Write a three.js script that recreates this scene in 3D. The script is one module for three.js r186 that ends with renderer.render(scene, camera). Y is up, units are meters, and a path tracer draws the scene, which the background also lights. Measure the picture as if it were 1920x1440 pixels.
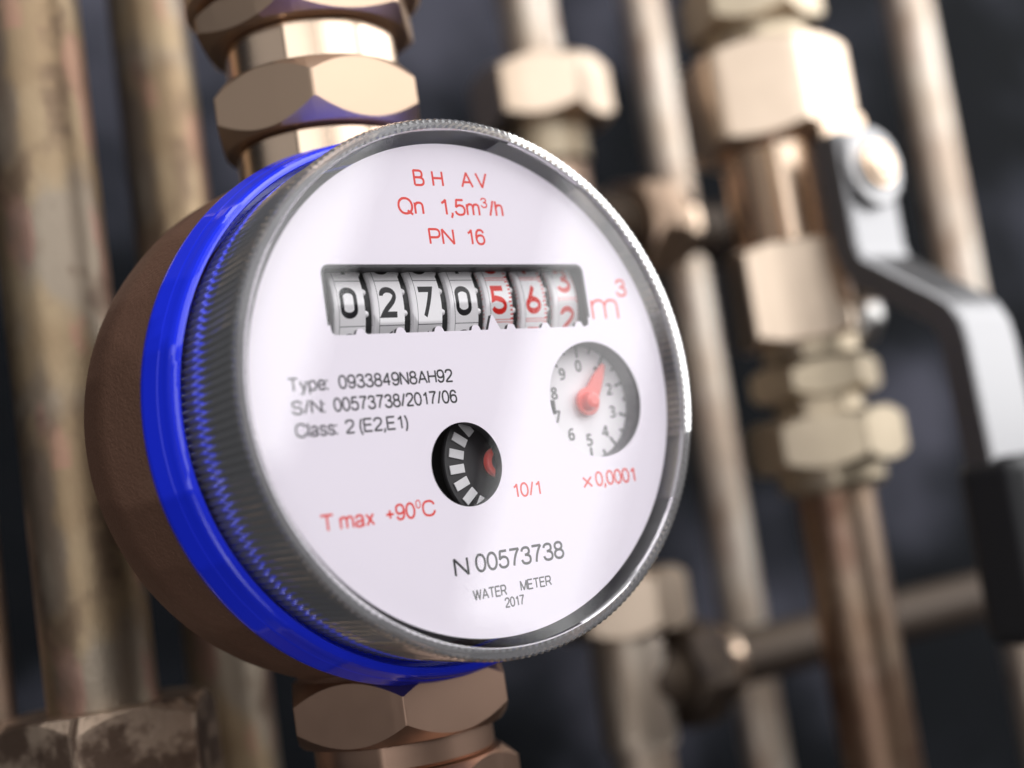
import * as THREE from 'three';
import { mergeGeometries, mergeVertices, toCreasedNormals } from 'three/addons/utils/BufferGeometryUtils.js';
import { RoundedBoxGeometry } from 'three/addons/geometries/RoundedBoxGeometry.js';
import { RectAreaLightUniformsLib } from 'three/addons/lights/RectAreaLightUniformsLib.js';

// ---------------------------------------------------------------- camera, light, exposure
const U = 0.036;                       // the dial's radius in metres; lengths below marked u are in dial radii
const scene = new THREE.Scene();
const camera = new THREE.PerspectiveCamera(32.57, 4 / 3, 0.02, 20);
{
  const cx = new THREE.Vector3(0.801, -0.147, 0.580), fw = new THREE.Vector3(0.596, 0.108, -0.796).normalize();
  cx.addScaledVector(fw, -cx.dot(fw)).normalize();
  const cy = new THREE.Vector3().crossVectors(cx, fw);
  camera.quaternion.setFromRotationMatrix(new THREE.Matrix4().makeBasis(cx, cy, fw.clone().negate()));
  camera.position.set(-3.035 * U, -0.585 * U, 4.265 * U);
  camera.focus = 5.25 * U; camera.userData.fStop = 6.8;
}
const renderer = new THREE.WebGLRenderer();
renderer.toneMapping = THREE.LinearToneMapping;
renderer.toneMappingExposure = 1;
renderer.shadowMap.enabled = true;
scene.background = new THREE.Color().setRGB(0.035, 0.031, 0.030);
RectAreaLightUniformsLib.init();
function softbox(dir, dist, w, h, roll, power, color = 0xffffff, aim = [0, 0, 0]) {
  const l = new THREE.RectAreaLight(color, power, w * U, h * U);
  l.position.set(dir[0], dir[1], dir[2]).normalize().multiplyScalar(dist * U);
  l.lookAt(aim[0] * U, aim[1] * U, aim[2] * U);
  l.rotateZ(roll); scene.add(l); return l;
}
const D2R = Math.PI / 180;
const az = (a, e) => [Math.sin(a * D2R) * Math.cos(e * D2R), Math.sin(e * D2R), Math.cos(a * D2R) * Math.cos(e * D2R)];
{ // two tall windows of light that the cover glass mirrors, with a dark bar between them
  const w = new THREE.Vector3(0.57, 0.11, 0.81).normalize(), ux = new THREE.Vector3(0, 1, 0).cross(w).normalize(), uy = new THREE.Vector3().crossVectors(w, ux);
  const pane = (roll, f0, f1, e0, e1, power) => {
    const f = (f0 + f1) / 2, e = (e0 + e1) / 2, c = Math.cos(roll), s = Math.sin(roll);
    const p = w.clone().multiplyScalar(40).addScaledVector(ux, f * c + e * s).addScaledVector(uy, -f * s + e * c);
    const l = new THREE.RectAreaLight(0xffffff, power, (f1 - f0) * U, (e1 - e0) * U);
    l.position.copy(p).multiplyScalar(U);
    const x = ux.clone().multiplyScalar(c).addScaledVector(uy, -s), y = ux.clone().multiplyScalar(s).addScaledVector(uy, c);
    l.quaternion.setFromRotationMatrix(new THREE.Matrix4().makeBasis(x, y, w.clone())); // shines along its -z, back at the meter
    scene.add(l);
  };
  pane(25 * D2R, -46, -5.55, -4.5, 30, 2.8);
  pane(22 * D2R, 1.4, 5.5, -8, 26, 2.8);
}
softbox(az(-41, 15), 44, 34, 34, 0, 1.8);
softbox(az(-62, -38), 44, 26, 18, 0, 1.7);  // added fill from low left, brightens the underside of the blue ring
softbox(az(67, 20), 44, 35, 30, 0, 3.6);
softbox(az(-5, 66), 44, 34, 26, 0, 4.3);
softbox(az(-98, 16), 44, 30, 34, 0, 0.35);  // weak fill added at far left to lift the dark nut facets

// ---------------------------------------------------------------- helpers
let seed = 7;
const rnd = () => { seed = (seed * 1664525 + 1013904223) >>> 0; return seed / 4294967296; };
const V = (x, y, z) => new THREE.Vector3(x, y, z);
const taken = {};
function numbered(n) { const k = taken[n] = (taken[n] ?? -1) + 1; return k ? `${n}_${String(k).padStart(3, '0')}` : n; }
function thing(name, label, category, pos = [0, 0, 0], group) {
  const g = new THREE.Group(); g.name = numbered(name); g.position.set(pos[0] * U, pos[1] * U, pos[2] * U);
  g.userData = { label, category }; if (group) g.userData.group = group;
  scene.add(g); return g;
}
function part(name, geo, mat, parent, label) {
  const m = new THREE.Mesh(geo, mat); m.name = name; m.castShadow = m.receiveShadow = true;
  if (label) m.userData.label = label;
  parent.add(m); return m;
}
// lathe about y; profile in u as [r, y]
function lathe(prof, seg = 96, crease = 0.5) {
  const g = new THREE.LatheGeometry(prof.map(([r, y]) => new THREE.Vector2(r * U, y * U)), seg);
  return crease ? toCreasedNormals(g, crease) : g;
}
const alongZ = (g) => g.rotateX(Math.PI / 2);           // lathe axis y -> z
const alongX = (g) => g.rotateZ(-Math.PI / 2);          // lathe axis y -> x
// a hexagon nut about y, corners at angle turn (from +z towards +x), chamfered at both ends
function hexNut(R, y0, y1, bore, turn, fillet = 0.03, cham = 0.9, slope = 0.85, sides = 6) {
  const out = [], half = Math.PI / sides, ri = R * Math.cos(half), rc = ri * cham / 0.9 * 0.985;
  for (let k = 0; k < sides; k++) {
    const a0 = turn + k * 2 * half;
    const ax = (a) => [Math.sin(a), Math.cos(a)];
    // corner with a small arc: centre back from the corner
    const d = R - fillet / Math.cos(half), [cx, cz] = ax(a0).map((v) => v * d);
    for (let j = 0; j <= 6; j++) { const a = a0 + (-1 + j / 3) * half; out.push([cx + ax(a)[0] * fillet, cz + ax(a)[1] * fillet]); }
    // flat to the next corner
    const a1 = a0 + 2 * half, [nx, nz] = ax(a1).map((v) => v * d), n = ax(a0 + half).map((v) => v * fillet);
    for (let j = 1; j < 24; j++) { const t = j / 24; out.push([cx + (nx - cx) * t + n[0], cz + (nz - cz) * t + n[1]]); }
  }
  const N = out.length, pos = [], idx = [], uv = [];
  const ring = (f) => out.forEach(([x, z], i) => { const r = Math.hypot(x, z), [q, y] = f(r); pos.push(x / r * q * U, y * U, z / r * q * U); uv.push(i / N * 6 * R, y); });
  const drop = (r) => Math.max(0, (r - rc) * slope);
  ring(() => [bore, y0]); ring(() => [rc * 0.999, y0]); ring((r) => [r, y0 + drop(r) + 0.001]); ring((r) => [r, y1 - drop(r) - 0.001]); ring(() => [rc * 0.999, y1]); ring(() => [bore, y1]);
  for (let s = 0; s < 5; s++) for (let i = 0; i < N; i++) { const j = (i + 1) % N, a = s * N + i, b = s * N + j, c = a + N, d = b + N; idx.push(a, b, c, b, d, c); }
  const g = new THREE.BufferGeometry();
  g.setAttribute('position', new THREE.Float32BufferAttribute(pos, 3)); g.setAttribute('uv', new THREE.Float32BufferAttribute(uv, 2)); g.setIndex(idx);
  return toCreasedNormals(g, 0.42);
}
function sizedUV(g) { // texture once round, and as long along the pipe as it is tall
  const p = g.attributes.position, uv = g.attributes.uv;
  for (let i = 0; i < p.count; i++) uv.setY(i, p.getY(i) / (1.3 * U));
  return g;
}
const tubeY = (r, y0, y1, seg = 64) => sizedUV(lathe([[0.001, y0], [r, y0], [r, y1], [0.001, y1]], seg));
// fbm noise in tiling tables
function noiseTable(n) { const t = new Float32Array(n * n); for (let i = 0; i < n * n; i++) t[i] = rnd(); return t; }
const NT = noiseTable(64);
function vnoise(x, y, per) { // value noise that repeats after per cells
  const xi = Math.floor(x), yi = Math.floor(y), fx = x - xi, fy = y - yi, s = (t) => t * t * (3 - 2 * t), m = (a) => ((a % per) + per) % per % 64;
  const g = (i, j) => NT[m(xi + i) + 64 * m(yi + j)], u = s(fx), v = s(fy);
  return (g(0, 0) * (1 - u) + g(1, 0) * u) * (1 - v) + (g(0, 1) * (1 - u) + g(1, 1) * u) * v;
}
function fbm(x, y, base, oct) { let a = 0, w = 0.5, f = base, t = 0; for (let k = 0; k < oct; k++) { a += w * vnoise(x * f + 7.3 * k, y * f + 3.1 * k, f); t += w; w *= 0.55; f *= 2; } return a / t; }
function dataTex(n, f, srgb, rx = 1, ry = 1, m = n) {
  const d = new Uint8Array(n * m * 4);
  for (let j = 0; j < m; j++) for (let i = 0; i < n; i++) { const c = f(i / n, j / m); const k = 4 * (j * n + i); for (let q = 0; q < 3; q++) d[k + q] = Math.max(0, Math.min(255, Math.round(255 * (c[q] ?? c[0])))); d[k + 3] = 255; }
  const t = new THREE.DataTexture(d, n, m); t.wrapS = t.wrapT = THREE.RepeatWrapping; t.magFilter = THREE.LinearFilter; t.minFilter = THREE.LinearFilter;
  if (srgb) t.colorSpace = THREE.SRGBColorSpace; t.repeat.set(rx, ry); t.needsUpdate = true; return t;
}
const mix = (a, b, t) => a.map((v, i) => v + (b[i] - v) * t), clamp = (t) => Math.max(0, Math.min(1, t)), step = (a, b, t) => { t = clamp((t - a) / (b - a)); return t * t * (3 - 2 * t); };

// ---------------------------------------------------------------- materials
const std = (c, rough, metal = 0, more = {}) => new THREE.MeshPhysicalMaterial({ color: new THREE.Color().setRGB(...c), roughness: rough, metalness: metal, ...more });
const castBump = dataTex(512, (x, y) => { const a = fbm(x, y, 48, 3), b = fbm(x + 0.4, y, 12, 2); return [a * 0.75 + b * 0.25]; }, false, 6, 4);
const fineRough = dataTex(256, (x, y) => [0, 0.25 + 0.5 * fbm(x, y, 6, 5), 0], false, 1, 1);
const bronze = std([0.82, 0.63, 0.48], 0.24, 1, { roughnessMap: dataTex(256, (x, y) => [0, 0.8 + 0.35 * fbm(x, y, 5, 5), 0], false) });
const bronzeSatin = std([0.57, 0.415, 0.305], 0.40, 1, { roughnessMap: dataTex(256, (x, y) => [0, 0.85 + 0.25 * fbm(x, y, 7, 5), 0], false) });
const bronzePale = std([0.82, 0.66, 0.52], 0.36, 1, { roughnessMap: bronzeSatin.roughnessMap });
const bronzeBrown = std([0.46, 0.30, 0.225], 0.36, 1, { roughnessMap: bronzeSatin.roughnessMap });
const bronzeDull = std([0.55, 0.46, 0.34], 0.46, 1, { roughnessMap: dataTex(256, (x, y) => [0, 0.75 + 0.5 * fbm(x, y, 6, 5), 0], false) });
const bodyBump = castBump.clone(); bodyBump.repeat.set(16, 3.4); bodyBump.needsUpdate = true;
const castBody = std([0.17, 0.088, 0.058], 0.5, 0.45, { bumpMap: bodyBump, bumpScale: 0.00012 });
const bluePlastic = std([0.014, 0.035, 0.93], 0.22, 0, { clearcoat: 0.5, clearcoatRoughness: 0.08 });
const whitePlastic = std([0.82, 0.80, 0.83], 0.35);
const blackPlastic = std([0.012, 0.012, 0.014], 0.5);
const darkPlastic = std([0.035, 0.035, 0.038], 0.45);
const greyPlastic = std([0.10, 0.09, 0.105], 0.5);
const redPlastic = std([0.80, 0.09, 0.075], 0.28, 0, { clearcoat: 0.6, clearcoatRoughness: 0.1 });
const clearPlastic = std([0.73, 0.72, 0.74], 0.11, 0, { transmission: 0.85, thickness: 0.002, ior: 1.32 });
const clearPane = std([1, 1, 1], 0.008, 0, { transmission: 1, thickness: 0, ior: 1.72 });
const steel = std([0.30, 0.297, 0.305], 0.42, 1);
const steelBright = std([0.8, 0.78, 0.76], 0.3, 1);
const darkSteel = std([0.13, 0.125, 0.13], 0.42, 0.7);
// pipes: worn bronze with pale, ochre and rosy patches
function pipeMat(pale, tan, dark, metal, rough, patch) {
  const map = dataTex(256, (x, y) => {
    const n = fbm(x, y, 5, 5), q = fbm(x + 0.31, y + 0.17, 3, 4), s = fbm(x, y * 0.5 + 0.6, 8, 4);
    let c = mix(tan, pale, step(0.35, 0.7, n));
    c = mix(c, [0.68, 0.57, 0.42], patch * step(0.52, 0.66, q)); c = mix(c, [0.70, 0.50, 0.46], patch * 0.8 * step(0.55, 0.68, s));
    return mix(c, dark, 0.5 * step(0.53, 0.75, fbm(x + 0.7, y + 0.2, 7, 5)));
  }, true, 1, 0.6, 512);
  return new THREE.MeshStandardMaterial({ map, metalness: metal, roughness: rough, bumpMap: castBump, bumpScale: 0.00008 });
}
const pipeTan = pipeMat([0.60, 0.55, 0.49], [0.50, 0.44, 0.385], [0.36, 0.29, 0.25], 0.88, 0.4, 0.5);
const pipePale = pipeMat([0.86, 0.81, 0.76], [0.79, 0.72, 0.66], [0.60, 0.50, 0.44], 0.85, 0.36, 0.12);
const pipeBrown = pipeMat([0.70, 0.61, 0.54], [0.60, 0.49, 0.42], [0.42, 0.30, 0.25], 1, 0.32, 0.15);
const pipeDim = pipeMat([0.31, 0.265, 0.23], [0.24, 0.195, 0.165], [0.17, 0.13, 0.11], 0.6, 0.6, 0.1);
const rustyNut = new THREE.MeshStandardMaterial({ metalness: 0.9, roughness: 0.36, map: dataTex(256, (x, y) => { const n = fbm(x, y, 9, 5); return mix([0.46, 0.38, 0.33], [0.78, 0.69, 0.61], step(0.40, 0.66, n)); }, true, 1, 1), bumpMap: castBump, bumpScale: 0.0001 });
const wallMat = new THREE.MeshPhysicalMaterial({ roughness: 0.9, specularIntensity: 0.25, map: dataTex(512, (x, y) => { const n = fbm(x, y, 10, 5), f = fbm(x + 0.5, y + 0.2, 40, 3); return mix([0.05, 0.06, 0.075], [0.32, 0.32, 0.365], step(0.42, 0.74, n) * 0.93 + 0.07 * f); }, true, 1, 1), bumpMap: castBump, bumpScale: 0.0008 });

// ---------------------------------------------------------------- the wall behind the pipes
{
  const g = new THREE.BoxGeometry(30 * U, 24 * U, 1 * U); g.translate(4 * U, 0, -5.9 * U);
  const w = part('wall', g, wallMat, scene); w.userData = { kind: 'structure', label: 'dark blue grey mottled wall behind the pipes', category: 'wall' };
}

// ---------------------------------------------------------------- the water meter
const meter = thing('water_meter', 'round water meter with white dial, clear cover and blue ring in the foreground', 'water meter');
const mm = 0.001;
{ // bronze body: a bulging bowl with a stub at the top and at the bottom
  const bowl = alongZ(lathe([[1.04, -0.45], [1.08, -0.5], [1.125, -0.6], [1.16, -0.7], [1.182, -0.8], [1.197, -0.9], [1.2, -0.97], [1.19, -1.05], [1.16, -1.13], [1.1, -1.25], [1.0, -1.4], [0.8, -1.6], [0.5, -1.7], [0.001, -1.75]], 160, 0.9)); bowl.scale(1.05, 0.975, 1);
  const neck = (y0, y1, r) => { const g = lathe([[r * 1.05, y0], [r, y0 + (y1 - y0) * 0.4], [r, y1], [0.3, y1]], 96, 0.5); g.translate(0, 0, -0.977 * U); return g; };
  part('body', mergeGeometries([bowl, neck(0.85, 1.12, 0.385), neck(-0.85, -1.12, 0.43)]), castBody, meter, 'rough brown cast bronze body of the meter');
}
{ // blue retaining ring
  const P = [[1.09, -0.62], [1.165, -0.62], [1.178, -0.60], [1.182, -0.575], [1.181, -0.55], [1.163, -0.475], [1.163, -0.468], [1.158, -0.46], [1.152, -0.43], [1.151, -0.41], [1.147, -0.394], [1.140, -0.381], [1.130, -0.372], [1.118, -0.366], [1.109, -0.365], [1.104, -0.372], [1.102, -0.47], [1.06, -0.475], [1.06, -0.62], [1.09, -0.62]];
  part('retaining_ring', alongZ(lathe(P, 220, 0.5)), bluePlastic, meter, 'glossy blue plastic ring round the cover');
}
{ // clear cover wall, ribbed outside and over its rounded front edge
  const ribs = 210, per = 6, N = ribs * per;
  const P = [[1.060, -0.44, 0], [1.060, 0.03, 0], [1.055, 0.042, 0], [1.040, 0.046, 0], [1.036, 0.05, 0], [1.036, 0.07, 0], [1.040, 0.075, 0], [1.052, 0.077, 0.3], [1.066, 0.076, 0.3], [1.079, 0.07, 0.4], [1.087, 0.058, 0.45], [1.090, 0.042, 0.5], [1.088, 0.0, 0.9], [1.085, -0.12, 1], [1.085, -0.34, 1], [1.085, -0.41, 1], [1.078, -0.44, 0], [1.060, -0.44, 0]];
  const pos = [], idx = [], uv = [];
  P.forEach(([r, z, a], k) => { for (let i = 0; i <= N; i++) { const t = i / N * 2 * Math.PI, rib = Math.abs(Math.sin(t * ribs / 2)); const q = (r - a * 0.012 * (1 - rib)) * U; pos.push(q * Math.cos(t), q * Math.sin(t), z * U - a * (k < 11 ? 0.004 * (1 - rib) * U : 0)); uv.push(i / N, k / 17); } });
  for (let k = 0; k < P.length - 1; k++) for (let i = 0; i < N; i++) { const a = k * (N + 1) + i, b = a + 1, c = a + N + 1, d = c + 1; idx.push(a, b, c, b, d, c); }
  let g = new THREE.BufferGeometry(); g.setAttribute('position', new THREE.Float32BufferAttribute(pos, 3)); g.setAttribute('uv', new THREE.Float32BufferAttribute(uv, 2)); g.setIndex(idx); g = toCreasedNormals(g, 0.75);
  part('cover_rim', g, clearPlastic, meter, 'ribbed clear plastic rim of the cover');
  const pane = new THREE.CircleGeometry(1.0355 * U, 160); pane.translate(0, 0, 0.056 * U);
  part('cover_glass', pane, clearPane, meter, 'flat clear glass over the dial');
}
part('register_housing', alongZ(lathe([[0.93, -0.03], [0.965, -0.035], [0.965, -0.5], [1.05, -0.5], [1.05, -0.54], [0.001, -0.54]], 128)), std([0.27, 0.265, 0.275], 0.5), meter);

// dial with its three openings, print in millimetres
const win = { x0: -23, x1: 22.1, y0: 8.0, y1: 17.4 }, star = { x: -4.2, y: -11.2, r: 6.0 }, sub = { x: 21.25, y: -3.4, r: 8.95 };
const drumX = [-18.6, -12.2, -5.8, 0.6, 7.0, 13.5, 20.0].map((x) => x + 0.1);
{
  const s = new THREE.Shape(); s.absarc(0, 0, 36 * mm, 0, Math.PI * 2);
  const h = new THREE.Path(), q = 0.9;
  const pt = (x, y) => [x * mm, y * mm];
  h.moveTo(...pt(win.x0 + q, win.y0));
  const notches = [...drumX.map((x) => [x, 0]), [3.95, 1]].sort((a, b) => a[0] - b[0]);
  for (const [x, tri] of notches) {
    if (tri) { h.lineTo(...pt(x - 1.1, win.y0)); h.lineTo(...pt(x - 0.2, win.y0 + 2.2)); h.lineTo(...pt(x + 0.1, win.y0 + 2.2)); h.lineTo(...pt(x + 1.15, win.y0)); } else { h.lineTo(...pt(x - 0.85, win.y0)); h.lineTo(...pt(x - 0.62, win.y0 + 0.5)); h.quadraticCurveTo(...pt(x - 0.45, win.y0 + 0.8), ...pt(x, win.y0 + 0.8)); h.quadraticCurveTo(...pt(x + 0.45, win.y0 + 0.8), ...pt(x + 0.62, win.y0 + 0.5)); h.lineTo(...pt(x + 0.85, win.y0)); }
  }
  h.lineTo(...pt(win.x1 - q, win.y0)); h.quadraticCurveTo(...pt(win.x1, win.y0), ...pt(win.x1, win.y0 + q)); h.lineTo(...pt(win.x1, win.y1 - q)); h.quadraticCurveTo(...pt(win.x1, win.y1), ...pt(win.x1 - q, win.y1));
  h.lineTo(...pt(win.x0 + q, win.y1)); h.quadraticCurveTo(...pt(win.x0, win.y1), ...pt(win.x0, win.y1 - q)); h.lineTo(...pt(win.x0, win.y0 + q)); h.quadraticCurveTo(...pt(win.x0, win.y0), ...pt(win.x0 + q, win.y0));
  s.holes.push(h);
  for (const c of [star, sub]) { const p = new THREE.Path(); p.absarc(c.x * mm, c.y * mm, c.r * mm, 0, Math.PI * 2, true); s.holes.push(p); }
  const g = new THREE.ExtrudeGeometry(s, { depth: 0.7 * mm, bevelEnabled: false, curveSegments: 160 }); g.translate(0, 0, -0.7 * mm);
  const W = 2048, cv = document.createElement('canvas'); cv.width = cv.height = W; const c = cv.getContext('2d'), k = W / 72;
  c.fillStyle = '#ede5f1'; c.fillRect(0, 0, W, W);
  const X = (x) => (x + 36) * k, Y = (y) => (36 - y) * k, red = '#e0362c', ink = '#1f1e22';
  // plain grotesque letters as strokes: y 0 is the baseline, 1 the cap height
  const G = { '0': 'E .29 .5 .29 .5', '1': 'M .1 .76 Q .3 .84 .36 1 L .36 0', '2': 'M .02 .74 Q .04 1 .3 1 Q .58 1 .58 .74 Q .58 .58 .36 .38 Q .06 .14 .02 0 L .6 0', '3': 'M .03 .78 Q .07 1 .29 1 Q .53 1 .53 .77 Q .53 .55 .22 .54 Q .58 .54 .58 .27 Q .58 0 .29 0 Q .04 0 0 .26', '4': 'M .44 0 L .44 1 L 0 .3 L .6 .3', '5': 'M .54 1 L .12 1 L .05 .5 Q .14 .64 .3 .64 Q .58 .62 .58 .32 Q .57 0 .28 0 Q .04 0 0 .25', '6': 'M .56 .77 Q .51 1 .31 1 Q .02 1 .01 .45 Q .02 0 .3 0 Q .58 .01 .58 .32 Q .57 .62 .31 .62 Q .06 .61 .02 .34', '7': 'M 0 1 L .6 1 Q .28 .6 .2 0', '8': 'E .3 .77 .24 .23 E .3 .27 .29 .27', '9': 'M .04 .23 Q .09 0 .29 0 Q .58 0 .59 .55 Q .58 1 .3 1 Q .02 .99 .02 .68 Q .03 .38 .29 .38 Q .54 .39 .58 .66',
    A: 'M 0 0 L .38 1 L .76 0 M .13 .34 L .63 .34', B: 'M 0 0 L 0 1 L .34 1 Q .56 1 .56 .76 Q .56 .53 .32 .53 L 0 .53 M .32 .53 Q .63 .52 .63 .27 Q .63 0 .34 0 L 0 0', C: 'M .74 .72 Q .68 1 .4 1 Q 0 1 0 .5 Q 0 0 .4 0 Q .7 0 .76 .32', E: 'M .6 0 L 0 0 L 0 1 L .6 1 M 0 .52 L .55 .52', H: 'M 0 0 L 0 1 M .66 0 L .66 1 M 0 .53 L .66 .53', M: 'M 0 0 L 0 1 L .38 0 L .76 1 L .76 0', N: 'M 0 0 L 0 1 L .66 0 L .66 1', P: 'M 0 0 L 0 1 L .36 1 Q .62 1 .62 .72 Q .62 .44 .36 .44 L 0 .44', Q: 'E .4 .5 .4 .5 M .5 .2 L .8 -.06', R: 'M 0 0 L 0 1 L .36 1 Q .62 1 .62 .72 Q .62 .46 .36 .46 L 0 .46 M .34 .46 Q .46 .42 .66 0', S: 'M .6 .74 Q .57 1 .31 1 Q .03 1 .03 .75 Q .03 .55 .32 .5 Q .63 .45 .63 .25 Q .62 0 .32 0 Q .02 0 0 .3', T: 'M 0 1 L .68 1 M .34 1 L .34 0', V: 'M 0 1 L .36 0 L .72 1', W: 'M 0 1 L .25 0 L .5 1 L .75 0 L 1 1',
    a: 'M .03 .54 Q .06 .73 .25 .73 Q .46 .73 .46 .52 L .46 .14 Q .46 .04 .52 0 M .46 .42 Q .4 .37 .2 .34 Q 0 .3 0 .16 Q .02 0 .19 0 Q .42 0 .46 .25', e: 'M .02 .38 L .5 .38 Q .5 .73 .26 .73 Q .01 .72 .01 .36 Q .01 0 .27 0 Q .46 0 .5 .2', h: 'M 0 0 L 0 1 M 0 .46 Q .04 .73 .25 .73 Q .46 .73 .46 .48 L .46 0', l: 'M 0 0 L 0 1', m: 'M 0 0 L 0 .73 M 0 .46 Q .04 .73 .2 .73 Q .38 .73 .38 .48 L .38 0 M .38 .46 Q .42 .73 .58 .73 Q .76 .73 .76 .48 L .76 0', n: 'M 0 0 L 0 .73 M 0 .46 Q .04 .73 .25 .73 Q .46 .73 .46 .48 L .46 0', p: 'M 0 -.28 L 0 .73 M 0 .36 Q .02 .73 .26 .73 Q .5 .72 .5 .36 Q .5 0 .26 0 Q .02 0 0 .36', s: 'M .42 .54 Q .4 .73 .22 .73 Q .02 .73 .02 .55 Q .02 .42 .22 .37 Q .44 .32 .44 .19 Q .43 0 .22 0 Q .02 0 0 .2', x: 'M 0 0 L .44 .73 M .44 0 L 0 .73', y: 'M 0 .73 L .24 0 M .48 .73 L .24 0 Q .14 -.28 0 -.27', ':': 'M 0 -.04 L 0 .1 M 0 .62 L 0 .76', ',': 'M .05 .13 L .05 0 L -.03 -.22', '(': 'M .2 1.03 Q -.1 .4 .2 -.25', ')': 'M 0 1.03 Q .3 .4 0 -.25', '+': 'M 0 .42 L .56 .42 M .28 .7 L .28 .14', '/': 'M 0 0 L .3 1.02' };
  const text = (t, x0, x1, base, cap, col, weight = 0.135) => {
    const wide = { '0': 0.58, '1': 0.5, '2': 0.6, '3': 0.58, '4': 0.6, '5': 0.58, '6': 0.58, '7': 0.6, '8': 0.59, '9': 0.59, A: 0.76, B: 0.63, C: 0.76, E: 0.6, H: 0.66, M: 0.76, N: 0.66, P: 0.62, Q: 0.8, R: 0.66, S: 0.63, T: 0.68, V: 0.72, W: 1, a: 0.52, e: 0.5, h: 0.46, l: 0.02, m: 0.76, n: 0.46, p: 0.5, s: 0.44, x: 0.44, y: 0.48, ':': 0.04, ',': 0.1, '(': 0.2, ')': 0.2, '+': 0.56, '/': 0.3 };
    let total = 0; [...t].forEach((ch, i) => { total += wide[ch] + (i ? 0.17 : 0); });
    const s = weight * cap, sx = (x1 - x0 - s) / total, sy = cap - s, px = (x) => X(x), py = (y) => Y(base + s / 2 + y * sy);
    c.strokeStyle = col; c.lineWidth = s * k; c.lineJoin = 'bevel'; c.lineCap = 'butt'; c.beginPath();
    let at = x0 + s / 2;
    for (const ch of t) {
      const q = G[ch].split(' '); let i = 0; const n = () => Number(q[i++]), gx = () => px(at + n() * sx), gy = () => py(n());
      while (i < q.length) {
        const o = q[i++];
        if (o === 'M') { const a = gx(), b = gy(); c.moveTo(a, b); } else if (o === 'L') { const a = gx(), b = gy(); c.lineTo(a, b); } else if (o === 'Q') { const a = gx(), b = gy(), d = gx(), e = gy(); c.quadraticCurveTo(a, b, d, e); } else { const a = n(), b = n(), rx = n(), ry = n(); for (let f = 0; f <= 40; f++) { const g = f / 40 * 2 * Math.PI, xx = px(at + (a + rx * Math.sign(Math.cos(g)) * Math.abs(Math.cos(g)) ** 0.9) * sx), yy = py(b + ry * Math.sin(g)); if (f) c.lineTo(xx, yy); else c.moveTo(xx, yy); } }
      }
      at += (wide[ch] + 0.17) * sx;
    }
    c.stroke();
  };
  text('B', -6.4, -4.5, 29.4, 2.5, red); text('H', -3.2, -1.2, 29.4, 2.5, red); text('A', 1.85, 4.1, 29.4, 2.5, red); text('V', 4.55, 6.75, 29.4, 2.5, red);
  text('Qn', -9.7, -5.3, 25.1, 2.6, red); text('1,5m', -2.6, 4.6, 25.1, 2.6, red); text('3', 4.85, 6.05, 26.4, 1.6, red); text('/h', 6.2, 8.85, 25.1, 2.6, red);
  text('PN', -5.15, -0.7, 20.7, 2.5, red); text('16', 1.35, 4.75, 20.7, 2.5, red);
  text('m', 23.1, 28.6, 8.9, 4.4, red, 0.085); text('3', 28.7, 30.9, 12.5, 2.9, red);
  text('Type:', -30.5, -24.5, 0.62, 1.95, ink); text('0933849N8AH92', -23.0, -4.5, 0.62, 1.95, ink);
  text('S/N:', -30.4, -25.4, -2.4, 1.9, ink); text('00573738/2017/06', -24.2, -4.3, -2.4, 1.95, ink);
  text('Class:', -30.3, -24.0, -5.45, 1.95, ink); text('2', -22.9, -21.4, -5.45, 1.95, ink); text('(E2,E1)', -20.8, -12.9, -5.45, 1.95, ink);
  text('T', -28.45, -26.3, -18.0, 2.3, red); text('max', -25.6, -20.3, -18.0, 2.3, red); text('+90', -18.6, -13.8, -17.8, 2.3, red); text('0', -13.65, -12.8, -16.5, 1.2, red); text('C', -12.7, -10.5, -17.8, 2.3, red);
  text('10/1', 2.9, 8.3, -16.85, 2.15, red); text('x', 16.1, 18.0, -16.75, 2.3, red); text('0,0001', 18.6, 26.9, -16.75, 2.3, red);
  text('N', -8.9, -6.4, -26.6, 2.65, ink); text('00573738', -5.3, 10.6, -26.5, 2.65, ink);
  text('WATER', -6.4, -0.6, -30.25, 1.55, ink); text('METER', 1.85, 7.5, -30.05, 1.5, ink); text('2017', -1.25, 2.25, -32.0, 1.45, ink);
  // dark line painted round the counter window for its shaded inner wall
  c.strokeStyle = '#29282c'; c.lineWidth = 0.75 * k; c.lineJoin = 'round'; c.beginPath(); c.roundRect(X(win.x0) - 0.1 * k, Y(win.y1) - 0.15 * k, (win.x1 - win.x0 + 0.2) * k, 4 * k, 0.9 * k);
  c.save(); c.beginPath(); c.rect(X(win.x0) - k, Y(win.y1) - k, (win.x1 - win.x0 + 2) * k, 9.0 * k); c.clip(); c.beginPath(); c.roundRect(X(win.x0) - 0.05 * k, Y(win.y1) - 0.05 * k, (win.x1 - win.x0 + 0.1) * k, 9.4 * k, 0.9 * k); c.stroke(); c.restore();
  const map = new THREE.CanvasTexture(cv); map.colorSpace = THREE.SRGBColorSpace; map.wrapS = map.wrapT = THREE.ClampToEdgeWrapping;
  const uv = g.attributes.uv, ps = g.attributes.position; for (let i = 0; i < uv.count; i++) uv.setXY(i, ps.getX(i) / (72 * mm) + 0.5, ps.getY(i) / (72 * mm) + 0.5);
  part('dial', g, [std([1, 1, 1], 0.4, 0, { map }), darkPlastic], meter, 'white printed dial with red and grey lettering');
}
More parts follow.
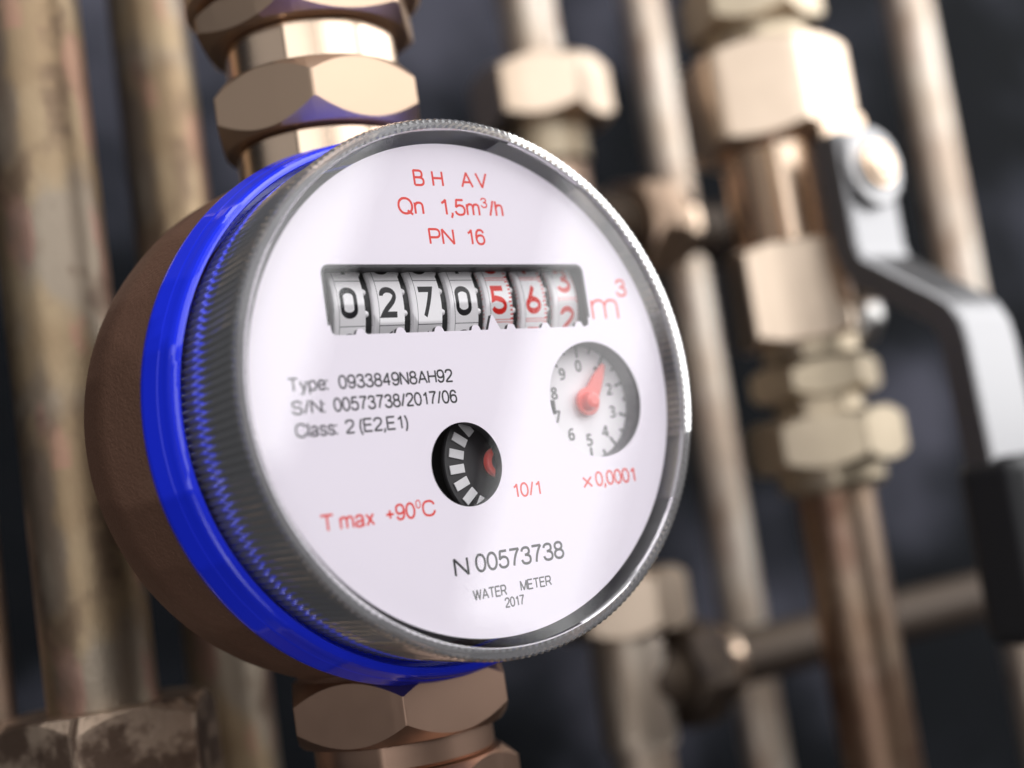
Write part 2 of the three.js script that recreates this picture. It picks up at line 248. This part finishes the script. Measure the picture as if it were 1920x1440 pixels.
{ // dark frame of the counter window, behind the dial
  const s = new THREE.Shape(), e = 0.5, o = (x, y) => [x * mm, y * mm];
  s.moveTo(...o(win.x0 - 1.6, win.y0 - 1.6)); s.lineTo(...o(win.x1 + 1.6, win.y0 - 1.6)); s.lineTo(...o(win.x1 + 1.6, win.y1 + 1.6)); s.lineTo(...o(win.x0 - 1.6, win.y1 + 1.6)); s.closePath();
  const h = new THREE.Path(); h.moveTo(...o(win.x0 - 0.02, win.y0 - 0.5)); h.lineTo(...o(win.x0 - 0.02, win.y1 + 0.02)); h.lineTo(...o(win.x1 + 0.02, win.y1 + 0.02)); h.lineTo(...o(win.x1 + 0.02, win.y0 - 0.5)); h.closePath(); s.holes.push(h);
  const g = new THREE.ExtrudeGeometry(s, { depth: 9 * mm, bevelEnabled: false }); g.translate(0, 0, -9.72 * mm);
  const back = new THREE.BoxGeometry((win.x1 - win.x0 + 3) * mm, 12 * mm, 1 * mm); back.translate((win.x0 + win.x1) / 2 * mm, 12.7 * mm, -13.5 * mm);
  part('counter_frame', mergeGeometries([g.index ? g.toNonIndexed() : g, back.toNonIndexed()]), darkPlastic, meter, 'dark frame of the number counter');
}
// number wheels: digits drawn as strokes, increasing upwards
function digitStrip(col, scale) {
  const cw = 160, ch = 192, cv = document.createElement('canvas'); cv.width = 200; cv.height = ch * 10; const c = cv.getContext('2d');
  c.fillStyle = '#faf7fb'; c.fillRect(0, 0, cv.width, cv.height);
  const w = 62, h = 128, W = 92, H = 106, lw = 25;
  const draw = (d, x, y) => {   // box w by h whose upper left is x, y
    c.save(); c.translate(x, y); c.lineWidth = lw; c.strokeStyle = col; c.save(); c.scale(W / w, H / h); c.beginPath();
    const r = w / 2;
    if (d === 0) { c.moveTo(0, r); c.arc(r, r, r, Math.PI, 0); c.lineTo(w, h - r); c.arc(r, h - r, r, 0, Math.PI); c.closePath(); }
    if (d === 1) { c.moveTo(4, 26); c.lineTo(38, 0); c.lineTo(38, h + lw / 2); }
    if (d === 2) { c.arc(r, r, r, Math.PI, 0.5); c.bezierCurveTo(w * 0.8, h * 0.56, w * 0.3, h * 0.72, 2, h); c.lineTo(w + 6, h); }
    if (d === 3) { c.arc(r, r * 0.98, r * 0.97, -2.75, 1.5); c.moveTo(r - 4, r * 1.95); c.arc(r, h - r * 1.06, r * 1.06, -1.5, 2.8); }
    if (d === 4) { c.moveTo(w * 0.5, -lw / 2); c.lineTo(4, h * 0.7); c.lineTo(w + 8, h * 0.7); c.moveTo(w * 0.72, h * 0.42); c.lineTo(w * 0.72, h + lw / 2); }
    if (d === 5) { c.moveTo(w, 0); c.lineTo(6, 0); c.lineTo(3, h * 0.47); c.lineTo(18, h * 0.42); c.arc(r * 0.98, h - r * 1.12, r * 1.1, -1.25, 2.75); }
    if (d === 6) { c.arc(r, h - r * 1.06, r * 1.06, 0, 2 * Math.PI); c.moveTo(3, h - r * 1.3); c.lineTo(w * 0.66, -8); }
    if (d === 7) { c.moveTo(-2, 0); c.lineTo(w - 3, 0); c.lineTo(w * 0.34, h + lw / 2); }
    if (d === 8) { c.arc(r, r * 0.94, r * 0.9, 0, 2 * Math.PI); c.moveTo(w, h - r); c.arc(r, h - r * 1.06, r * 1.06, 0, 2 * Math.PI); }
    if (d === 9) { c.arc(r, r * 1.06, r * 1.06, 0, 2 * Math.PI); c.moveTo(w - 3, r * 1.3); c.lineTo(w * 0.38, h + lw / 2); }
    c.restore(); c.stroke(); c.restore();
  };
  const isRed = scale;
  for (let d = 0; d < 10; d++) {
    const y = (9 - d) * ch;
    draw(d, 24 + (cw - W) / 2 - 12, y + (ch - H) / 2);
    c.fillStyle = isRed ? col : '#55545a';
    if (isRed) { c.fillRect(22, y + 1, 178, 3); c.fillRect(22, y + ch - 10, 178, 3); } else c.fillRect(22, y, 178, 3);
    if (isRed) for (let q = 0; q < 10; q++) c.fillRect(178 - (q % 5 ? 0 : 6), y + 8 + q * 18.6, 22, 7);
  }
  c.fillStyle = '#6a686e'; c.fillRect(20, 0, 3, cv.height);
  const t = new THREE.CanvasTexture(cv); t.colorSpace = THREE.SRGBColorSpace; t.wrapS = THREE.ClampToEdgeWrapping; t.wrapT = THREE.RepeatWrapping; return t;
}
{
  const R = 10.4, seg = 120, half = 2.36;
  const gap_shade = alongX(lathe([[0.001, (half + 0.02) / 36], [9.7 / 36, (half + 0.02) / 36], [9.7 / 36, (half + 1.3) / 36], [0.001, (half + 1.1) / 36]], 48));  // black filler added between wheels so the gaps look shaded
  const P = [[-half + 0.1, 5, 0], [-half - 0.25, 9.4, 0], [-half - 0.2, 9.85, 0], [-half, 10.16, 0.02], [-half + 0.3, 10.33, 0.05], [-half + 0.6, R, 0.11], [half - 0.02, R, 0.99], [half, R - 0.05, 1], [half, 5, 1]];
  const wheelGeo = () => {
    const pos = [], idx = [], uv = [];
    P.forEach(([x, r, u]) => { for (let i = 0; i <= seg; i++) { const a = i / seg * 2 * Math.PI; pos.push(x * mm, r * Math.sin(a) * mm, r * Math.cos(a) * mm); uv.push(u, i / seg); } });
    for (let k = 0; k < P.length - 1; k++) for (let i = 0; i < seg; i++) { const a = k * (seg + 1) + i, b = a + 1, c = a + seg + 1, d = c + 1; idx.push(a, c, b, b, c, d); }
    const g = new THREE.BufferGeometry(); g.setAttribute('position', new THREE.Float32BufferAttribute(pos, 3)); g.setAttribute('uv', new THREE.Float32BufferAttribute(uv, 2)); g.setIndex(idx);
    return toCreasedNormals(g, 0.6);
  };
  const peg = []; for (let k = 0; k < 20; k++) { const g = new THREE.CapsuleGeometry(0.52 * mm, 0.5 * mm, 4, 10); g.rotateZ(Math.PI / 2); const a = (k + 0.5) / 20 * 2 * Math.PI; g.translate(half * mm, 9.8 * mm * Math.sin(a), 9.8 * mm * Math.cos(a)); peg.push(g); }
  const pegGeo = mergeGeometries(peg), geo = wheelGeo();
  const black = std([1, 1, 1], 0.35, 0, { map: digitStrip('#222126', false) }), redM = std([1, 1, 1], 0.35, 0, { map: digitStrip('#e02a22', true) });
  [0, 2, 7, 0, 5, 6, 2.52].forEach((d, i) => {
    const w = part('number_wheel', geo, i < 4 ? black : redM, meter, ['white wheel showing black 0, leftmost', 'white wheel showing black 2', 'white wheel showing black 7', 'white wheel showing black 0 beside the red digits', 'white wheel showing red 5', 'white wheel showing red 6', 'white wheel between red 2 and 3'][i]);
    w.position.set(drumX[i] * mm, 12.85 * mm, -(R + 1.9) * mm);
    w.rotation.x = ((d + 0.5) / 10) * 2 * Math.PI;      // brings digit d to the front
    part('tooth_ring', pegGeo, whitePlastic, w); part('gap_shade', gap_shade, blackPlastic, w);
  });
}
{ // small dial with red pointer
  const z0 = -3.6;
  const wall = alongZ(lathe([[sub.r / 36 + 0.03, -0.0205], [sub.r / 36, -0.0205], [sub.r / 36, -0.13], [sub.r / 36 + 0.03, -0.13]], 96)); wall.translate(sub.x * mm, sub.y * mm, 0);
  part('recess_wall', wall, greyPlastic, meter);
  const W = 768, cv = document.createElement('canvas'); cv.width = cv.height = W; const c = cv.getContext('2d'), k = W / 20;
  c.fillStyle = '#f6f1f7'; c.fillRect(0, 0, W, W); c.translate(W / 2, W / 2); c.fillStyle = '#17161a'; c.strokeStyle = '#17161a';
  c.font = `bold ${2.6 * k}px sans-serif`; c.textAlign = 'center';
  for (let i = 0; i < 20; i++) { const a = i * Math.PI / 10; c.save(); c.rotate(a); c.fillRect(-0.22 * k, -9.0 * k, 0.44 * k, (i % 2 ? 1.0 : 1.9) * k); c.restore(); }
  for (let i = 0; i < 10; i++) { const a = i * Math.PI / 5; c.fillText(String(i), 5.85 * k * Math.sin(a), -5.85 * k * Math.cos(a) + 0.98 * k); }
  c.fillRect(-7.0 * k, -0.75 * k, 1.3 * k, 2.2 * k);
  const map = new THREE.CanvasTexture(cv); map.colorSpace = THREE.SRGBColorSpace;
  const g = new THREE.CylinderGeometry(8.9 * mm, 8.9 * mm, 0.6 * mm, 96); g.rotateX(Math.PI / 2); g.translate(21.7 * mm, sub.y * mm, (z0 - 0.3) * mm);
  const uv = g.attributes.uv, ps = g.attributes.position; for (let i = 0; i < uv.count; i++) uv.setXY(i, (ps.getX(i) / mm - 21.7) / 20 + 0.5, (ps.getY(i) / mm - sub.y) / 20 + 0.5);
  const plate = part('dial_plate', g, std([1, 1, 1], 0.4, 0, { map }), meter, 'small round white scale from 0 to 9');
  const s = new THREE.Shape(); const A = 1.75; // pointer along +y
  s.moveTo(0.22 * mm, 6.9 * mm); s.quadraticCurveTo(1.15 * mm, 4.4 * mm, 1.35 * mm, 1.6 * mm); s.absarc(0, 0, 2.05 * mm, 0.9, Math.PI - 0.9, true); s.lineTo(-1.0 * mm, 2.2 * mm); s.quadraticCurveTo(-0.9 * mm, 4.4 * mm, -0.22 * mm, 6.9 * mm); s.closePath();
  const pg = new THREE.ExtrudeGeometry(s, { depth: 0.35 * mm, bevelEnabled: true, bevelThickness: 0.12 * mm, bevelSize: 0.12 * mm, bevelSegments: 2, curveSegments: 40 });
  const p = part('pointer', pg, redPlastic, plate, 'red pointer of the small dial'); p.position.set(21.7 * mm, sub.y * mm, (z0 + 0.8) * mm); p.rotation.z = -36.5 * D2R;
  const hub = alongZ(lathe([[0.001, 0.047], [0.02, 0.044], [0.033, 0.035], [0.038, 0.022], [0.0385, 0.008], [0.036, 0.001]], 48, 0.9)); hub.translate(21.7 * mm, sub.y * mm, (z0 + 1.2) * mm);
  part('pointer_hub', hub, redPlastic, plate, 'red domed hub of the pointer');
}
{ // flow star: a black wheel with white bars in a dark well
  const w = alongZ(lathe([[star.r / 36 + 0.02, -0.0205], [star.r / 36, -0.0205], [star.r / 36, -0.045], [0.42, -0.045], [0.42, -0.2], [0.001, -0.2]], 96)); w.translate(star.x * mm, star.y * mm, 0);
  const wg = w; const p = wg.attributes.position; for (let i = 0; i < p.count; i++) { const dx = p.getX(i) - star.x * mm; if (dx > 0.3 * 36 * mm) p.setX(i, star.x * mm + 0.3 * 36 * mm); }
  part('star_well', wg, blackPlastic, meter, 'black well of the flow indicator');
  const c = [3.1, -11.2], g = alongZ(lathe([[0.001, 0], [8.9 / 36, 0], [9.05 / 36, -0.006], [9.05 / 36, -0.02], [0.001, -0.02]], 96));
  const disc = part('star_wheel', g, std([0.035, 0.033, 0.037], 0.4), meter, 'dark wheel with white bars'); disc.position.set(c[0] * mm, c[1] * mm, -3.3 * mm);
  const bar = new RoundedBoxGeometry(2.5 * mm, 1.3 * mm, 0.24 * mm, 2, 0.06 * mm);
  for (let i = 0; i < 20; i++) { const a = (i + 0.17) * 18 * D2R, b = part('bar', bar, whitePlastic, disc); b.position.set(7.0 * mm * Math.cos(a), 7.0 * mm * Math.sin(a), 0.1 * mm); b.rotation.z = a; }
  const ring = alongZ(lathe([[1.3 / 36, 0.001], [1.35 / 36, 0.026], [1.45 / 36, 0.03], [2.0 / 36, 0.03], [2.15 / 36, 0.026], [2.2 / 36, 0.001]], 64, 0.6));
  part('hub_ring', ring, redPlastic, disc, 'red ring at the hub of the flow wheel');
}

// ---------------------------------------------------------------- unions above and below the meter
const camAz = -30 * D2R;
{
  const t = thing('pipe_union', 'bronze hexagon union above the meter, two nuts with bright collars', 'pipe union', [0, 0, -0.977], 'unions joined to the meter');
  part('collar', lathe([[0.36, 1.10], [0.392, 1.115], [0.402, 1.13], [0.402, 1.275], [0.392, 1.288], [0.3, 1.29]], 128, 0.4), bronze, t);
  part('hex_nut', hexNut(0.525, 1.295, 1.59, 0.33, camAz - 0.01, 0.022, 0.9, 1.15), bronzeSatin, t);
  part('collar', lathe([[0.33, 1.57], [0.39, 1.585], [0.402, 1.60], [0.402, 1.775], [0.392, 1.787], [0.3, 1.79]], 128, 0.4), bronze, t);
  part('hex_nut', hexNut(0.545, 1.79, 1.965, 0.3, camAz - 9 * D2R, 0.06, 0.9, 0.7), bronzeSatin, t);
  part('flange', lathe([[0.4, 1.955], [0.53, 1.965], [0.555, 1.985], [0.555, 2.09], [0.53, 2.12], [0.3, 2.13]], 128, 0.4), bronzeSatin, t);
  part('pipe', tubeY(0.36, 2.125, 5.2), bronzeDull, t);
  const b = thing('pipe_union', 'brown bronze hexagon union below the meter with ringed collar', 'pipe union', [0, 0, -0.977], 'unions joined to the meter');
  part('hex_nut', hexNut(0.528, -1.40, -1.115, 0.33, camAz + 2 * D2R, 0.014, 0.9, 1.1), bronzeBrown, b);
  part('collar', lathe([[0.3, -1.39], [0.39, -1.395], [0.40, -1.41], [0.40, -1.505], [0.39, -1.52], [0.3, -1.525]].reverse(), 128, 0.4), bronzeBrown, b);
  part('hex_nut', hexNut(0.50, -1.75, -1.525, 0.3, camAz + 24 * D2R, 0.03), bronzeBrown, b);
  part('pipe', tubeY(0.34, -5.2, -1.745), bronzeDull, b);
}

// ---------------------------------------------------------------- pipes behind
function pipe(name, label, x, z, r, y0, y1, mat, more) { const t = thing(name, label, 'pipe', [x, 0, z]); part('tube', tubeY(r, y0, y1), mat, t); more?.(t); return t; }
pipe('vertical_pipe', 'thick worn tan pipe at the left edge entering a hexagon nut', -0.93, -2.15, 0.262, -4.5, 5, pipeTan, (t) => {
  part('hex_nut', hexNut(0.55, -1.66, -1.13, 0.26, -33 * D2R, 0.028, 0.9, 1.0), rustyNut, t, 'rusty mottled hexagon nut at the lower left corner');
});
pipe('vertical_pipe', 'dull tan pipe standing behind the left side of the meter', 0.1, -3.05, 0.235, -5, 6, pipeTan);
pipe('vertical_pipe', 'short brown pipe end low at the left edge of the picture', -1.36, -2.9, 0.22, -4.5, -0.12, pipeBrown);
{
  const t = pipe('branched_pipe', 'pipe behind the meter with bright nuts and two side branches to the right', 2.95, -2.87, 0.215, -5, 6, pipePale);
  const N = (y0, y1, R, turn, m = bronzePale) => part('hex_nut', hexNut(R, y0, y1, 0.2, turn, 0.04), m, t);
  N(2.22, 2.66, 0.52, -10 * D2R);
  part('collar', tubeY(0.29, 1.95, 2.22), bronzeDull, t);
  N(-1.42, -1.0, 0.5, -8 * D2R);
  for (const [y, nutX, endX] of [[1.5, 0.62, 1.55], [-1.78, 0.34, 5.6]]) {
    part('tee', lathe([[0.001, y - 0.42], [0.25, y - 0.42], [0.26, y - 0.38], [0.26, y + 0.38], [0.25, y + 0.42], [0.001, y + 0.42]], 64, 0.4), y > 0 ? pipeBrown : pipePale, t);
    const br = alongX(lathe([[0.001, 0], [0.27, 0], [0.27, nutX], [0.2, nutX], [0.2, endX], [0.001, endX]], 64, 0.4)); br.translate(0, y * U, 0); part('branch', br, pipeDim, t);
    const n = alongX(hexNut(0.4, nutX, nutX + 0.36, 0.19, 0.2, 0.03)); n.translate(0, y * U, 0); part('hex_nut', n, y > 0 ? bronzeSatin : pipeDim, t);
    const c = alongX(lathe([[0.2, nutX + 0.36], [0.29, nutX + 0.37], [0.3, nutX + 0.4], [0.3, nutX + 0.5], [0.28, nutX + 0.53], [0.2, nutX + 0.54]], 64, 0.4)); c.translate(0, y * U, 0); part('collar', c, bronze, t);
  }
  const el = new THREE.TorusGeometry(0.3 * U, 0.22 * U, 24, 24, Math.PI / 2); el.rotateX(Math.PI / 2); el.translate(1.55 * U, 1.5 * U, -0.3 * U); part('elbow', el, pipeDim, t);
}
pipe('vertical_pipe', 'slim pale tan pipe between the meter and the ball valve', 5.45, -4.2, 0.2, -6, 6.5, pipePale);
pipe('vertical_pipe', 'slim bright pipe on the right behind the valve handle', 7.75, -2.97, 0.215, -6, 6.5, pipePale);

// ---------------------------------------------------------------- ball valve with lever
{
  const t = thing('ball_valve', 'bronze ball valve with steel lever and black handle grip on the right', 'valve', [4.0, 0, -1.7]);
  const P = (n, g, m, l) => part(n, g, m, t, l);
  P('pipe', tubeY(0.27, 2.9, 5), bronzeDull);
  P('hex_nut', hexNut(0.5, 2.58, 2.95, 0.28, camAz + 12 * D2R, 0.03), bronzeDull);
  P('collar', tubeY(0.36, 2.36, 2.58), bronzeDull);
  const lower = hexNut(0.49, 0.36, 1.02, 0.2, 10 * D2R, 0.07, 0.98, 0.5, 4); lower.translate(-0.13 * U, 0, 0);
  P('body', mergeGeometries([hexNut(0.6, 1.74, 2.4, 0.2, camAz + 6 * D2R, 0.08, 0.9, 0.6), lower]), bronzePale, 'bronze body of the valve');
  P('neck', tubeY(0.37, 0.98, 1.76), bronze);
  const boss = new RoundedBoxGeometry(0.46 * U, 1.3 * U, 0.5 * U, 4, 0.04 * U); boss.translate(0.1 * U, 1.2 * U, 0.3 * U); P('stem_boss', boss, bronze);
  const knob = alongX(lathe([[0.08, 0.1], [0.08, 0.22], [0.14, 0.235], [0.185, 0.28], [0.2, 0.35], [0.185, 0.43], [0.13, 0.49], [0.06, 0.515], [0.001, 0.52]], 48, 0.9)); knob.translate(0.0, 0.5 * U, 0.14 * U); P('knob', knob, steelBright, 'round bright knob under the lever');
  const stem = alongZ(lathe([[0.11, 0.5], [0.11, 0.86], [0.08, 0.88], [0.001, 0.885]], 40, 0.5)); stem.translate(0, 1.38 * U, 0); P('stem', stem, bronze);
  const washer = alongZ(lathe([[0.1, 0.745], [0.25, 0.745], [0.265, 0.76], [0.265, 0.79], [0.25, 0.805], [0.1, 0.805]], 48, 0.5)); washer.translate(0, 1.38 * U, 0); P('washer', washer, std([0.36, 0.355, 0.36], 0.34, 1));
  const sn = alongZ(hexNut(0.17, 0.8, 0.85, 0.1, 0.3, 0.02)); sn.translate(0, 1.38 * U, 0); P('stem_nut', sn, bronze);
  // union below
  P('collar', lathe([[0.25, 0.4], [0.33, 0.39], [0.33, 0.26], [0.25, 0.25]].reverse(), 64, 0.4), bronzeDull);
  P('hex_nut', hexNut(0.45, -0.02, 0.22, 0.25, camAz + 22 * D2R, 0.03), bronzeDull);
  P('collar', tubeY(0.3, -0.16, 0), bronzeDull);
  P('hex_nut', hexNut(0.54, -0.5, -0.14, 0.25, camAz + 10 * D2R, 0.04), bronzeDull);
  P('collar', lathe([[0.2, -0.66], [0.33, -0.65], [0.36, -0.6], [0.36, -0.5], [0.2, -0.5]], 64, 0.4), bronzeDull);
  P('pipe', tubeY(0.265, -5.5, -0.64), pipeBrown);
  // lever: a folded channel swept along a bent path in the plane x = 0
  const path = [[1.62, 0.72], [0.86, 0.72], [0.77, 0.75], [0.44, 1.2], [0.35, 1.31], [0.22, 1.37], [0.1, 1.385], [-1.6, 1.42]];
  const channel = (pts, w, th, fl, y0 = 1) => {
    const s = [[-w, -fl], [-w, 0], [-w + 0.02, 0.02], [w - 0.02, 0.02], [w, 0], [w, -fl], [w - th, -fl], [w - th, -th], [-w + th, -th], [-w + th, -fl]];
    const pos = [], idx = []; const n = s.length;
    pts.forEach(([y, z], i) => { const a = pts[Math.max(0, i - 1)], b = pts[Math.min(pts.length - 1, i + 1)]; const dy = b[0] - a[0], dz = b[1] - a[1], l = Math.hypot(dy, dz); const ny = dz / l, nz = -dy / l; s.forEach(([x, o]) => pos.push(x * U, (y + ny * o) * U, (z + nz * o) * U)); });
    for (let i = 0; i < pts.length - 1; i++) for (let k = 0; k < n; k++) { const a = i * n + k, b = i * n + (k + 1) % n, c = a + n, d = b + n; idx.push(a, c, b, b, c, d); }
    const cap = (o) => { for (const [p, q, r] of [[0, 1, 9], [1, 8, 9], [1, 2, 8], [2, 3, 8], [3, 7, 8], [3, 4, 7], [4, 5, 7], [5, 6, 7]]) idx.push(o + p, o + q, o + r); };
    cap(0); cap((pts.length - 1) * n);
    const g = new THREE.BufferGeometry(); g.setAttribute('position', new THREE.Float32BufferAttribute(pos, 3)); g.setIndex(idx); return toCreasedNormals(g, 0.5);
  };
  const lv = P('lever', channel(path, 0.25, 0.05, 0.17), steel, 'bent steel lever of the valve');
  const grip = new RoundedBoxGeometry(0.56 * U, 1.1 * U, 0.42 * U, 5, 0.1 * U); grip.translate(0, -1.14 * U, 1.36 * U);
  part('grip', grip, blackPlastic, lv, 'black plastic grip on the lever end');
}

renderer.render(scene, camera);
